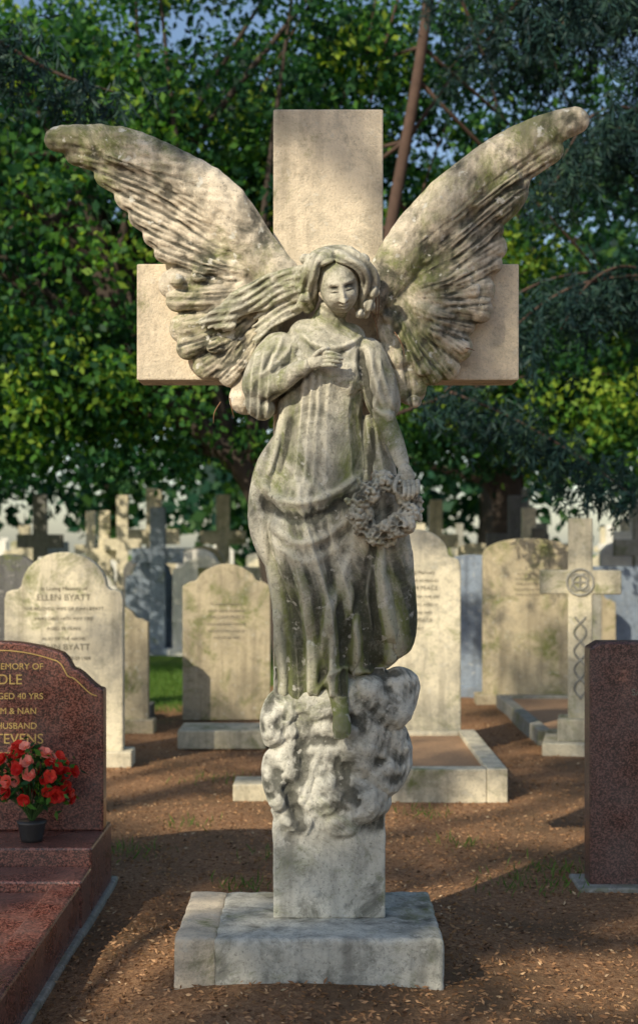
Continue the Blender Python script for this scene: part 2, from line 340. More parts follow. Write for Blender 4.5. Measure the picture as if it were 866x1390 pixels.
# bow the head slightly
pv=Vector(S(457,402,-.2)); MM=Matrix.Translation(pv)@Matrix.Rotation(math.radians(4),4,'Z')@Matrix.Rotation(math.radians(10),4,'X')@Matrix.Translation(-pv); head.data.transform(MM)
# hair
g=Geo()
T([(456,400,-.21),(448,440,-.17)],[17,22],[.05,.05],G=g)
blob(g,S(455,366,-.205),(.116,.10,.086),nu=24,nv=16)
blob(g,S(493,395,-.17),(.045,.06,.09)); blob(g,S(418,395,-.17),(.04,.06,.08))
for i in range(9):
    k=i/8
    T([(453,337+k*14,-.24-.085*k),(434-k*3,344+k*14,-.30-.03*k),(416+k*12,362+k*8,-.295-.02*k),(405+k*19,383,-.25-.025*k),(414+k*10,403-k*3,-.22-.02*k),(396+k*8,424-k*4,-.19)],[5,6.2,6.4,7.4,5.4,4],0,26,8,G=g,rnd=True)
    T([(455,337+k*14,-.24-.085*k),(476+k*1,344+k*13,-.30-.03*k),(498-k*8,360+k*7,-.295-.02*k),(510-k*13,383,-.25-.025*k),(500-k*7,405-k*2,-.22-.02*k),(495-k*3,432-k*3,-.18)],[5,6.2,6.4,7.4,6,6],0,26,8,G=g,rnd=True)
for (x,y,r) in [(409,390,9),(414,404,8),(507,396,9),(501,415,9),(489,426,7),(416,352,9),(493,352,9),(505,372,8),(435,342,7),(474,342,8)]:
    R=U(r,-.26); blob(g,S(x,y,-.255),(R,R*.8,R*.9))
for i in range(24):
    k=i/23; e=random.uniform(-6,6); z=random.uniform(-.02,.01)
    T([(418,364+k*42,-.20-.03*math.sin(k*3)),(390,370+k*36+e*.4,-.19+z),(356,380+k*36-e*.8,-.175+z),(322,399+k*28+e*.8,-.165+z),(292+abs(k-.4)*40,410+k*34-e*.6,-.16),(266+abs(k-.45)*70+e*1.3,436+k*12+e,-.14)],[6,5.8,5.2,4.6,3.8,1.8],0,30,8,G=g,rnd=True)
for i in range(8):
    k=i/7; e=random.uniform(-5,5)
    T([(410,388+k*30,-.18),(388,398+k*32+e,-.18),(364,416+k*28-e,-.165),(346+e,428+k*40,-.15)],[5.5,5,4,1.8],0,22,8,G=g,rnd=True)
hair=mk('angel_hair',g,M_st,statue,recalc=False); remesh(hair,.0030,2,M_st)
def hf(px,py,co):
    e=np.hypot((px-459),(py-390)/1.2); a=np.arctan2(py-390,px-459)
    h1=np.sin(e/1.9+1.8*np.sin(a*4)+.8*wob(px,py,.04,3))
    v=py-.42*(410-px)+6*np.sin(px/19.); h2=np.sin(v/1.7+.8*wob(px,py,.03,4))
    m=sm(412,398,px); return .0036*(h1*(1-m)+h2*m*.8)+.0015*wob(px,py,.15,9)
displace(hair,hf)

# wreath: thick garland of carved roses
g=Geo(); c=(521,690); nW=11
for i in range(nW):
    a=2*math.pi*i/nW+.2; rx,ry=32,33
    x=c[0]+rx*math.cos(a); y=c[1]+ry*math.sin(a)-(x-c[0])*.14; yy=-.315-.02*math.sin(a*2)
    r=random.uniform(15.5,20); x+=random.uniform(-3,3); y+=random.uniform(-3,4); R=U(r,yy); blob(g,S(x,y,yy),(R,R*.95,R*.92),nu=16,nv=12)
    for j in range(5):
        b=2*math.pi*j/5+random.random(); blob(g,S(x+r*.62*math.cos(b),y+r*.60*math.sin(b),yy-.034),(R*.48,R*.36,R*.30),rot=-b+1.57)
    for j in range(3):
        b=2*math.pi*j/3+random.random(); blob(g,S(x+r*.26*math.cos(b),y+r*.26*math.sin(b),yy-.048),(R*.28,R*.30,R*.20),rot=-b+1.57)
for i in range(18): 
    a=random.uniform(0,6.28); x=c[0]+44*math.cos(a); y=c[1]+42*math.sin(a); T([(x,y,-.31),(x+13*math.cos(a+.7),y+13*math.sin(a+.7),-.32)],[7,3],[.014,.008],8,8,G=g)
wr=mk('wreath',g,M_st,statue,recalc=False); remesh(wr,.0034,1,M_st)
displace(wr,lambda px,py,co:.0045*wob(px,py,.17,13)+.002*wob(px,py,.7,14),False)

# wings
def wing(name,arm,prim,low,cov,knobs,center,seed):
    g=Geo(); random.seed(seed)
    T(*arm,G=g,n=50,seg=20)
    for i,(p,w) in enumerate(prim):
        y=-.055-.004*(i%2); pts=[(a,b,y-.015*(1-k/(len(p)-1))) for k,(a,b) in enumerate(p)]
        T(pts,[w*.9]+[w*1.1]*(len(p)-2)+[w],[.045]*(len(p)-1)+[.034],G=g,n=26,seg=14)
    for i,(p,w) in enumerate(low):
        y=-.05-.014*(i%2); pts=[(a,b,y-.02*(1-k/(len(p)-1))) for k,(a,b) in enumerate(p)]
        T(pts,[w*.85]+[w*1.0]*(len(p)-2)+[w*1.06],[.05]*(len(p)-1)+[.045],G=g,n=26,seg=14)
    for i,(p,w) in enumerate(cov):
        y=-.084-.012*(i%2); pts=[(a,b,y-.01*(1-k/(len(p)-1))) for k,(a,b) in enumerate(p)]
        T(pts,[w*.9]+[w*1.0]*(len(p)-2)+[w*1.15],[.039]*len(p),G=g,n=20,seg=12)
    for (x,y,r) in knobs:
        R=U(r,-.1); blob(g,S(x,y,-.114),(R*1.15,R*.85,R*1.0))
    for (x,y,rx,rz,rot) in center: blob(g,S(x,y,-.066),(U(rx),.066,U(rz)),rot=rot)
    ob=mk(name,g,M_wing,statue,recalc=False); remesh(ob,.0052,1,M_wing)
    def f(px,py,co):
        h=.005*wob(px,py,.05,seed)+.0024*wob(px,py,.16,seed+1)+.0014*wob(px,py,.4,seed+2)
        for p,w in prim+low:
            h=h+ridge(px,py,p,1.4,-.004)
            q=[(a,b+w*1.0) for a,b in p]; h=h+ridge(px,py,q,2.2,-.007)
            for s in(-.5,.5):
                q=[(a+random.uniform(-1,1),b+s*w+random.uniform(-1,1)) for a,b in p]; h=h+ridge(px,py,q,1.4,-.0025)
        for p,w in cov: h=h+ridge(px,py,p,1.5,-.003)
        return h
    displace(ob,f); return ob
armL=([(398,410,-.10),(372,375,-.10),(342,335,-.10),(302,284,-.10),(240,236,-.095),(170,202,-.085),(110,190,-.075),(60,189,-.07)],[32,32,33,37,33,28,21,15],[.06,.065,.07,.07,.06,.05,.042,.034])
primL=[([(300,300),(210,250),(140,218),(88,204)],17),([(300,320),(220,270),(165,246),(130,228)],18),([(300,335),(230,295),(190,275),(158,258)],18),([(310,350),(240,315),(205,300),(176,285)],17),([(320,360),(255,338),(220,325),(196,312)],15),([(320,370),(265,358),(235,348),(210,338)],13)]
lowL=[([(340,380),(270,385),(216,386)],20),([(340,400),(280,408),(226,408)],15),([(345,410),(290,435),(231,452)],20),([(350,420),(300,455),(240,478)],16),([(355,430),(310,475),(265,506)],19),([(360,440),(330,490),(300,520)],18),([(370,450),(345,510),(326,562)],22),([(388,460),(368,520),(350,568)],20),([(340,440),(312,480),(286,512)],17)]
covL=[([(330,310),(270,270),(225,262)],15),([(330,330),(275,300),(238,294)],15),([(335,350),(285,332),(250,330)],15),([(345,370),(300,362),(262,362)],15),([(350,395),(300,398),(258,402)],15),([(355,410),(310,428),(275,442)],14),([(362,425),(330,455),(300,476)],14),([(372,435),(352,475),(334,505)],14),([(290,260),(250,245),(205,232)],10),([(225,240),(180,225),(140,212)],9)]
knL=[(282,256,9),(300,290,11),(320,302,10),(306,336,11),(271,374,11),(311,380,10),(292,470,11),(331,493,12),(352,458,13),(240,380,9)]
wing('wing_left',armL,primL,lowL,covL,knL,[(330,420,56,80,0),(290,340,70,50,-.7),(220,262,58,24,-.55)],31)
armR=([(492,420,-.10),(520,385,-.10),(545,350,-.10),(580,306,-.10),(630,255,-.095),(690,208,-.085),(750,174,-.075),(799,158,-.07)],[30,30,33,36,34,30,23,17],[.06,.065,.07,.07,.06,.05,.042,.034])
primR=[([(590,320),(660,262),(720,220),(762,194)],18),([(600,335),(655,285),(695,252),(716,238)],18),([(600,350),(645,312),(680,283),(699,268)],17),([(600,362),(640,335),(668,312),(678,300)],14),([(600,378),(645,350),(686,326)],18),([(600,390),(640,372),(680,352)],14)]
lowR=[([(590,400),(640,395),(671,392)],19),([(590,412),(635,418),(668,424)],19),([(585,430),(620,440),(644,446)],16),([(575,440),(610,462),(637,484)],20),([(565,450),(595,485),(618,512)],18),([(555,455),(578,495),(594,520)],17),([(545,460),(555,515),(560,550)],21),([(525,460),(535,510),(540,545)],20),([(580,435),(600,470),(618,498)],14)]
covR=[([(560,340),(610,300),(650,278)],14),([(565,360),(615,325),(648,306)],15),([(560,380),(612,352),(645,338)],15),([(560,395),(605,382),(640,372)],15),([(560,405),(605,405),(640,405)],14),([(555,415),(590,430),(620,436)],14),([(548,425),(575,455),(598,474)],14),([(538,430),(556,470),(572,498)],14),([(522,440),(534,475),(540,500)],14),([(640,285),(680,255),(705,236)],9)]
knR=[(590,450,13),(540,487,14),(626,470,10),(600,340,9),(640,395,10),(575,500,11),(530,430,10),(562,545,9)]
wing('wing_right',armR,primR,lowR,covR,knR,[(560,420,54,77,0),(610,350,68,50,.75),(670,285,56,24,.62)],57)
# dry twigs caught on the carving
g=Geo(); random.seed(5)
for (x,y,dx,dy,yy) in [(508,378,2,60,-.17),(514,395,-4,50,-.16),(503,420,10,40,-.17),(516,530,6,44,-.2),(524,525,-3,50,-.2),(620,470,24,6,-.12),(300,545,-10,30,-.10),(312,540,6,28,-.12),(535,450,14,36,-.16),(505,640,-8,34,-.24)]:
    T([(x,y,yy),(x+dx*.5+random.uniform(-4,4),y+dy*.5,yy-.012),(x+dx,y+dy,yy)],[.9,.8,.4],0,10,5,rnd=True)
mk('dry_twigs',g,plain('twig',(.20,.11,.06),.9),statue,smooth=True)

# ---------------------------------------------------------------- headstones
def outline(kind,w,h):
    a=[]; H=w/2
    if kind=='round':
        r=H; a=[(H*math.cos(t),h-r*.8+r*.8*math.sin(t)) for t in np.linspace(0,math.pi,22)]
    elif kind=='flatarch':
        a=[(H*math.cos(t),h-H*.42+H*.42*math.sin(t)**.8) for t in np.linspace(0,math.pi,22)]
    elif kind=='shoulder':
        q=w*.36; s=h-w*.34
        a=[(H,s-.05),(H-.015,s)]+[(q+ (H-q-.015)*(1-k)*.9,s+.02*math.sin(k*3.1)) for k in(.3,.7)]
        a+=[(q*math.cos(t),s+.03+(h-s-.03)*math.sin(t)) for t in np.linspace(.05,math.pi-.05,18)]
        a+=[(-x,z) for x,z in reversed(a[:4])]
    elif kind=='ogee':
        for k in np.linspace(-1,1,31):
            q=abs(k); z=h-w*.10*(q/.55)**2 if q<.55 else h-w*.10-w*.10*float(sm(.55,.72,q))-w*.05*float(sm(.72,1,q))**2
            a.append((-k*H,z))
    elif kind=='scroll':
        for k in np.linspace(-1,1,41):
            q=abs(k); z=h-.06*w*(q/.62)**2 if q<.62 else (h-.06*w-.07*w*sm(.62,.70,q)-.10*w*sm(.70,1,q))
            a.append((-k*H,float(z)))
    elif kind=='flat': a=[(H,h),(-H,h)]
    elif kind=='cross':
        s=w*.15; z1=h*.62; z2=z1+w*.3
        return [(s,0),(s,z1),(H,z1),(H,z2),(s,z2),(s,h),(-s,h),(-s,z2),(-H,z2),(-H,z1),(-s,z1),(-s,0)]
    return [(H,0)]+a+[(-H,0)]
def slab(g,pts,th,loc,rz,z0=0,tilt=0):
    n=len(pts); V=[]
    for s in(-.5,.5):
        for x,z in pts:
            y=s*th+z*tilt
            V.append((loc[0]+x*math.cos(rz)-y*math.sin(rz),loc[1]+x*math.sin(rz)+y*math.cos(rz),z0+z))
    g.add(V,[tuple(range(n-1,-1,-1)),tuple(range(n,2*n))]+[((i+1)%n,i,i+n,(i+1)%n+n) for i in range(n)])
def letters(parent,lines,loc,rz,size,mat,th,gap=1.45):
    for i,l in enumerate(lines):
        cu=bpy.data.curves.new('lettering','FONT'); cu.body=l[0]; cu.size=size*l[1]; cu.align_x='CENTER'; cu.extrude=.0008
        cu.materials.append(mat); ob=bpy.data.objects.new('lettering',cu); sc.collection.objects.link(ob)
        k=th/2+.002; ob.location=(loc[0]+k*math.sin(rz),loc[1]-k*math.cos(rz),loc[2]-i*size*gap); ob.rotation_euler=(math.radians(90),0,rz); ob.parent=parent
def headstone(name,kind,x,y,w,h,mat,th=.11,rz=0,base=True,text=None,tsize=.035,tz=None,tilt=0,tmat=None):
    g=Geo(); slab(g,outline(kind,w,h),th,(x,y),rz,0,tilt)
    if base: box(g,x-w*.58,x+w*.58,y-th*1.1,y+th*1.1,-.03,.10,rz,(x,y))
    ob=mk(name,g,mat,bevel=.01)
    if text: letters(ob,text,(x,y,tz or h*.78),rz,tsize,tmat or M_ink,th)
    return ob
txt=[('In Loving Memory of',.8),('ELLEN BYATT',1.3),('THE BELOVED WIFE OF JOHN BYATT',.7),('WHO DIED 14TH MAY 1905',.7),('AGED 78 YEARS',.7),('ALSO OF THE ABOVE',.65),('JOHN BYATT',1.3),('WHO DIED JUNE 29 1909',.7),('AGED 80 YEARS',.7)]
txt2=[('In Loving Memory',.9),('OF MY DEAR HUSBAND',.75),('WILLIAM PEACE',1.1),('WHO DEPARTED THIS LIFE',.7),('MARCH 10 1911, AGED 61',.7),('ALSO OF HIS WIFE',.7),('MARY PEACE',1.0),('AT REST',.75)]
headstone('headstone','shoulder',-1.86,5.0,.86,1.55,M_lime[2],.12,.03,text=txt,tsize=.050,tz=1.27)
headstone('headstone','ogee',-1.80,6.8,.66,1.10,M_lime[1],.1,.0)
headstone('dark_headstone','round',-2.80,7.4,.56,1.52,M_dark,.1)
headstone('dark_headstone','round',-2.70,16,.62,1.43,M_dark,.12)
headstone('headstone','ogee',-.845,7.5,.80,1.43,M_lime[1],.12,.05,base=False,text=txt2[:6],tsize=.042,tz=1.05)
headstone('blue_grey_headstone','flatarch',1.62,9.5,.5,1.50,M_lime[4],.1)  # plain blue-grey stone tint
headstone('headstone','flatarch',2.12,8.8,.93,1.67,M_lime[1],.13,-.03,text=txt2[:5],tsize=.036,tz=1.3)
headstone('headstone','shoulder',.74,5.45,.68,1.72,M_lime[2],.12,0,text=txt2,tsize=.042,tz=1.38)
headstone('headstone','ogee',2.85,10.5,.7,1.4,M_lime[3],.12)
def kerbset(name,x0,x1,y0,y1,h,mat,fill,w=.11):
    e=empty(name); g=Geo(); box(g,x0,x0+w,y0,y1,-.05,h); box(g,x1-w,x1,y0,y1,-.05,h); box(g,x0+w+.002,x1-w-.002,y0-.002,y0+w,-.05,h-.003); box(g,x0+w+.002,x1-w-.002,y1-w,y1+.002,-.05,h-.003)
    mk('kerb',g,mat,e,bevel=.008); g=Geo(); box(g,x0+w,x1-w,y0+w,y1-w,-.05,h-.03); mk('grave_fill',g,fill,e); return e
M_fill=plain('earth_fill',(.36,.22,.12),.95,0,.7,60)
kerbset('grave_kerb',.30,1.18,3.53,5.35,.20,M_lime[2],M_fill,.13)
g=Geo(); box(g,-.54,-.15,3.55,3.85,-.02,.10); mk('footstone',g,M_lime[0],bevel=.01)
g=Geo(); box(g,-1.12,-.42,5.8,6.3,-.02,.13); mk('footstone',g,M_lime[0],bevel=.012)
kerbset('grave_kerb',1.75,2.6,5.9,8.5,.12,M_lime[3],M_fill)
g=Geo(); box(g,-2.0,-1.55,7.6,7.9,-.02,.12); mk('footstone',g,M_dark,bevel=.01)

# celtic cross headstone
e=empty('celtic_cross_headstone'); cx,cy=2.02,5.55; rz=math.radians(-12); g=Geo()
slab(g,outline('cross',.62,1.55),.13,(cx,cy),rz,.26); mk('cross_shaft',g,M_lime[0],e,bevel=.012)
g=Geo(); box(g,cx-.17,cx+.17,cy-.16,cy+.16,.1,.27,rz,(cx,cy)); box(g,cx-.28,cx+.28,cy-.28,cy+.28,-.02,.1,rz,(cx,cy)); mk('stepped_base',g,M_lime[0],e,bevel=.01)
g=Geo(); zc=.26+1.55*.62+.093
def loc2(u,z,off): return (cx+u*math.cos(rz)+(.065+off)*math.sin(rz),cy+u*math.sin(rz)-(.065+off)*math.cos(rz),z)
for r0 in(.10,.055):
    th=np.linspace(0,2*math.pi,33); tube(g,[loc2(r0*math.cos(t),zc+r0*math.sin(t),.004) for t in th],.010,.010,66,6,False)
for q in range(4):
    a=q*math.pi/2+.78; th=np.linspace(0,2*math.pi,17); tube(g,[loc2(.045*math.cos(a)+.035*math.cos(t),zc+.045*math.sin(a)+.035*math.sin(t),.004) for t in th],.006,.006,34,6,False)
for sg in(1,-1):
    zz=np.linspace(.42,1.05,40); tube(g,[loc2(sg*.045*math.sin(z*22),z,.003) for z in zz],.008,.008,90,6,False)
mk('knotwork',g,M_lime[3],e,smooth=True)

# right brown granite
e=empty('brown_granite_headstone'); g=Geo(); slab(g,[(.46,0),(.46,1.10),(.40,1.15),(-.41,1.15),(-.46,1.12),(-.46,0)],.14,(1.72,1.42),0,0)
mk('tablet',g,M_brown,e,bevel=.012); g=Geo(); box(g,1.2,2.25,1.28,1.56,-.02,.02); mk('foundation',g,M_lime[3],e,bevel=.008)
letters(e,[('SACRED TO THE MEMORY',.9),('OF',.8),('GEORGE HARRIS',1.2)],(1.72,1.42,.9),0,.05,M_lime[3],.14)

# left red granite grave
e=empty('red_granite_grave'); g=Geo(); slab(g,outline('scroll',.94,.86),.10,(-1.45,1.25),0,.30); mk('headstone_tablet',g,M_red,e,bevel=.008)
g=Geo(); pts=[(x*.94,z*.955+.0) for x,z in outline('scroll',.94,.86)]
P=[(-1.45+x,1.196,.30+z) for x,z in pts[1:-1]]; tube(g,P,.003,.003,80,6,False); mk('gilt_edge_line',g,M_gold,e)
g=Geo(); box(g,-1.98,-.975,.86,1.42,-.02,.30); box(g,-1.98,-.975,.60,.857,-.02,.22)
box(g,-1.10,-.98,-1.6,.597,-.02,.205); box(g,-1.98,-1.104,-1.6,.597,-.02,.175); mk('kerb_and_ledger',g,M_red,e,bevel=.012)
g=Geo(); box(g,-2.1,-.955,-1.7,1.5,-.03,.025); mk('footing',g,M_lime[3],e,bevel=.01)
letters(e,[('IN LOVING MEMORY OF',.8),('RUDDLE',1.3),('DIED 1978, AGED 40 YRS',.8),('A DEAR MUM & NAN',.8),('ALSO HER HUSBAND',.8),('JOHN STEVENS',1.3),('DIED 1991, AGED 73 YRS',.8),('SADLY MISSED, DEARLY LOVED',.75),('REUNITED WITH HIS WIFE',.75)],(-1.47,1.25,1.035),0,.050,M_gold,.1,1.35)

# flower pot
def attr(me,vals):
    a=me.attributes.new('rnd','FLOAT','FACE'); a.data.foreach_set('value',np.asarray(vals,np.float32))
e=empty('potted_flowers'); c0=np.array([-1.26,.99,.30]); g=Geo()
tube(g,[c0+[0,0,.0],c0+[0,0,.05],c0+[0,0,.09]],[.046,.056,.066],[.046,.056,.066],8,20,False); mk('pot',g,plain('pot_dark',(.03,.03,.03),.4),e,smooth=True)
M_pet=leafmat('petals',[(0,(.50,.02,.02)),(.5,(.68,.04,.03)),(.75,(.78,.12,.08)),(1,(.85,.40,.34))],.25)
V=[];Fs=[];rn=[]
def petal(c,d,side,L,W,cup):
    n=len(V); nrm=np.cross(d,side)
    for a,b,k in[(0,0,0),(.35,.75,.1),(.8,.9,.5),(1,.3,.75),(1,-.3,.75),(.8,-.9,.5),(.35,-.75,.1)]:
        V.append(c+d*L*a+side*W*b*.5+nrm*cup*k)
    Fs.append(tuple(range(n,n+7)))
GV=Geo(); fols=[]
for i in range(72):
    th=random.uniform(0,6.28); ph=math.acos(random.uniform(-.35,1)); R=.18*random.uniform(.7,1.12)
    dr=np.array([math.sin(ph)*math.cos(th),math.sin(ph)*math.sin(th)*.7,math.cos(ph)*1.0]); c=c0+[0,0,.24]+dr*R
    if c[1]>1.15: c[1]=1.15
    col=random.random(); s=random.uniform(.75,1.2)
    up=dr/np.linalg.norm(dr)+[0,-.4,0]; up/=np.linalg.norm(up); s1=np.cross(up,[.3,.2,1]); s1/=np.linalg.norm(s1); s2=np.cross(up,s1)
    for ring,(nn,op,L) in enumerate([(6,1.0,.030),(5,.55,.026),(4,.2,.022)]):
        for k in range(nn):
            a=2*math.pi*k/nn+ring*.5; rad=s1*math.cos(a)+s2*math.sin(a); d=rad*op+up*(1.1-op*.6); d/=np.linalg.norm(d); side=np.cross(rad,up)
            petal(c+rad*.004*ring,d,side,L*s,.030*s,.008*s); rn.append(min(1,max(0,col+random.uniform(-.1,.1)+ring*.05)))
    tube(GV,[c0+[0,0,.08],c0+[0,0,.15]+dr*.05,c],.0025,.0025,8,5,False)
    for q in range(7): fols.append(c-dr*.04+np.random.default_rng(i*9+q).normal(size=3)*.033)
ob=mk('blooms',(np.array(V),Fs),M_pet,e,recalc=False); attr(ob.data,rn)
mk('stems',GV,plain('stem_green',(.04,.09,.02),.6),e,smooth=True)

# ---------------------------------------------------------------- leaf masses
def leafobj(name,C,size,rnd,mat,parent,droop=.3,asp=.55,down=None):
    n=len(C); d=rng.normal(size=(n,3)); d[:,2]-=droop*1.5
    if down is not None: d=d*.35+down
    d/=np.linalg.norm(d,axis=1)[:,None]; r=rng.normal(size=(n,3)); r[:,2]*=.45; s=np.cross(d,r); s/=np.linalg.norm(s,axis=1)[:,None]+1e-9; q=np.cross(d,s)
    L=size[:,None]; W=L*asp*.5
    V=np.stack([C,C+d*L*.45+s*W+q*L*.08,C+d*L,C+d*L*.45-s*W+q*L*.08],1).reshape(-1,3)
    me=bpy.data.meshes.new(name); me.vertices.add(4*n); me.vertices.foreach_set('co',V.ravel()); me.loops.add(4*n); me.loops.foreach_set('vertex_index',np.arange(4*n,dtype=np.int32))
    me.polygons.add(n); me.polygons.foreach_set('loop_start',np.arange(n,dtype=np.int32)*4); me.polygons.foreach_set('loop_total',np.full(n,4,np.int32)); me.update()
    attr(me,np.clip(rnd,0,1)); me.materials.append(mat); ob=bpy.data.objects.new(name,me); sc.collection.objects.link(ob)
    if parent: ob.parent=parent
    return ob
fa=np.array(fols); leafobj('leaves',fa,rng.uniform(.03,.055,len(fa)),rng.normal(.5,.2,len(fa)),M_leaf,e,.1,.45)
def crown(ells,ncl,per,rad,flat=.6,shell=.45):
    vol=np.array([e[3]*e[4]*e[5] for e in ells]); pr=vol/vol.sum(); CC=[]
    for i in range(ncl):
        e=ells[rng.choice(len(ells),p=pr)]; v=rng.normal(size=3); v/=np.linalg.norm(v); r=rng.uniform(shell,1)**.6
        CC.append(np.array(e[:3])+v*r*np.array(e[3:6]))
    CC=np.array(CC); rr=rng.uniform(.6,1.3,ncl)*rad
    idx=np.repeat(np.arange(ncl),per); off=rng.normal(size=(len(idx),3))*.5; off[:,2]*=flat
    P=CC[idx]+off*rr[idx][:,None]; tone=rng.normal(.45,.25,ncl)[idx]+rng.normal(0,.13,len(idx))+off[:,2]*.2
    return CC,P,tone
def tree(name,trunk,tr,ells,ncl,per,rad,leaf,lm,bm,keep=None,nlimb=22,asp=.6,droop=.3):
    e=empty(name); CC,P,tone=crown(ells,ncl,per,rad)
    if keep is not None: m=keep(P); P=P[m]; tone=tone[m]
    g=Geo(); tube(g,trunk,tr,tr,30,12,False)
    tp=cr(np.array(trunk,float),30)
    for i in rng.choice(ncl,min(nlimb,ncl),replace=False):
        c=CC[i]; k=rng.integers(9,29); a=tp[k]
        if keep is not None and not keep(c[None])[0]: continue
        mid=(a+c)/2+[0,0,rng.uniform(-.2,.5)]+rng.normal(size=3)*.15; r0=.055*max(tr)/.2
        tube(g,[a,mid,c],[r0,r0*.6,r0*.2],[r0,r0*.6,r0*.2],12,7,False)
    mk('trunk_and_limbs',g,bm,e,smooth=True)
    leafobj('foliage',P,rng.uniform(.7,1.25,len(P))*leaf,tone,lm,e,droop,asp); return e
tree('broadleaf_tree',[(-.2,10.5,-.1),(-.45,10.5,1.2),(-.75,10.5,2.3),(-1.5,10.5,3.1),(-2.3,10.6,4.1),(-2.9,10.8,6.5)],[.26,.2,.15,.13,.12,.07],
     [(-3.2,10.8,5.0,2.8,2.6,2.6),(-1.2,11.3,7.3,2.2,2,1.8),(-4.2,10.2,3.3,1.9,1.7,1.1),(-1.9,10.4,3.1,1.7,1.4,.9),(-4.4,10.6,6.6,1.6,1.5,1.4)],490,112,.52,.112,M_leaf,M_bark,nlimb=34)
tree('broadleaf_tree',[(.45,10,-.1),(.55,10,2),(.72,10,4.6),(1.12,10,7.0),(1.5,10.2,10)],[.09,.075,.068,.06,.05],
     [(1.2,12,6.6,2.6,1.6,2.2),(-.2,12.5,5.0,2.4,1.4,1.8),(3.4,12.6,3.8,2.2,1.5,1.4),(5.0,13,4.0,1.6,1.2,1.3),(1.7,12.6,3.6,1.6,1.3,1.1)],400,105,.52,.115,M_leaf,M_bark2,nlimb=20)
tree('broadleaf_tree',[(-7.5,17,-.1),(-7.4,17,3),(-7,17,8)],[.3,.25,.12],[(-6.5,17,6.0,3.5,2.5,3.4),(-3,18,7.3,3,2.5,2.8)],230,75,.9,.20,M_leafd,M_bark)
tree('broadleaf_tree',[(3.2,19,-.1),(3.3,19,3),(3,19,8)],[.3,.25,.12],[(3.5,19,6.0,3.6,2.5,2.9),(-.5,20,5.8,3,2,2.3),(6.5,19,5.0,2.5,2,2.2)],300,75,.9,.20,M_leafd,M_bark)
# cedar with drooping fronds on the right
e=empty('cedar_tree'); g=Geo(); LP=[];LD=[];LT=[]
tube(g,[(3.9,8,-.1),(3.75,8,3),(3.35,8,5.2),(3.3,8,7),(3.6,8,11)],[.2,.16,.12,.11,.06],[.2,.16,.12,.11,.06],30,10,False)
def frond(P,dens,hang,r0=.022):
    C=cr(np.array(P,float),40); tube(g,P,[r0]+[r0*.6]*(len(P)-2)+[r0*.2],[r0]+[r0*.6]*(len(P)-2)+[r0*.2],30,6,False)
    for i in range(dens):
        k=rng.uniform(.08,1)*39; a=C[int(k)]; L=rng.uniform(.3,1)*hang; s=rng.normal(size=3)*.25; s[2]=-1
        side=rng.normal(size=3)*[.2,.2,.05]; m=int(30*L/.5)+6; t=rng.uniform(0,1,m)
        p=a+side+t[:,None]*L*s; LP.append(p); LD.append(np.tile(s*.6,(m,1))+rng.normal(size=(m,3))*.6); LT.append(rng.normal(.45,.2)+rng.normal(0,.12,m))
for i in range(44):
    a=np.array([3.35,8,rng.uniform(3.9,9.5)]); th=rng.uniform(0,6.28); L=rng.uniform(1.1,2.7); d=np.array([math.cos(th),math.sin(th)*.7,0])
    frond([a,a+d*L*.4+[0,0,.15],a+d*L*.75+[0,0,-.05],a+d*L+[0,0,-.5]],85,.55)
frond([(3.3,8,4.2),(2.2,7.4,3.9),(1.1,7,2.95)],90,.45)
frond([(1.15,7,2.95),(1.7,7,2.72),(2.3,6.9,2.35),(2.75,6.8,2.0)],190,.32,.015)
frond([(3.3,8,7.0),(2.6,5.5,6.2),(2.0,4.5,5.6),(1.3,4,5.2)],90,.4)
frond([(-3.6,4,6.0),(-2.6,4.2,5.3),(-1.9,4.4,4.9),(-1.4,4.5,4.75)],130,.35)
frond([(3.5,8,8),(3.0,5,6.0),(2.7,4,5.2),(2.3,3.8,4.6)],110,.5)
P=np.vstack(LP); D=np.vstack(LD); mk('trunk_and_branches',g,M_bark2,e,smooth=True)
leafobj('needles',P,rng.uniform(.06,.13,len(P)),np.concatenate(LT),M_need,e,.2,.18,D)
# distant tree line
CC,P,tone=crown([(x,46+rng.uniform(-3,4),7.0+rng.uniform(-1.2,1.5),6,3,4.8+rng.uniform(-1,1.0)) for x in range(-36,40,7)],900,36,1.8,.7,.6)
tl=empty('distant_trees'); leafobj('foliage',P,rng.uniform(.35,.7,len(P)),tone,M_leafd,tl,.2,.7)
g=Geo()
for x in range(-36,40,7): tube(g,[(x,46,-.1),(x+.3,46,3),(x,46,7)],[.35,.3,.2],[.35,.3,.2],8,8,False)
mk('trunks',g,M_bark,tl)

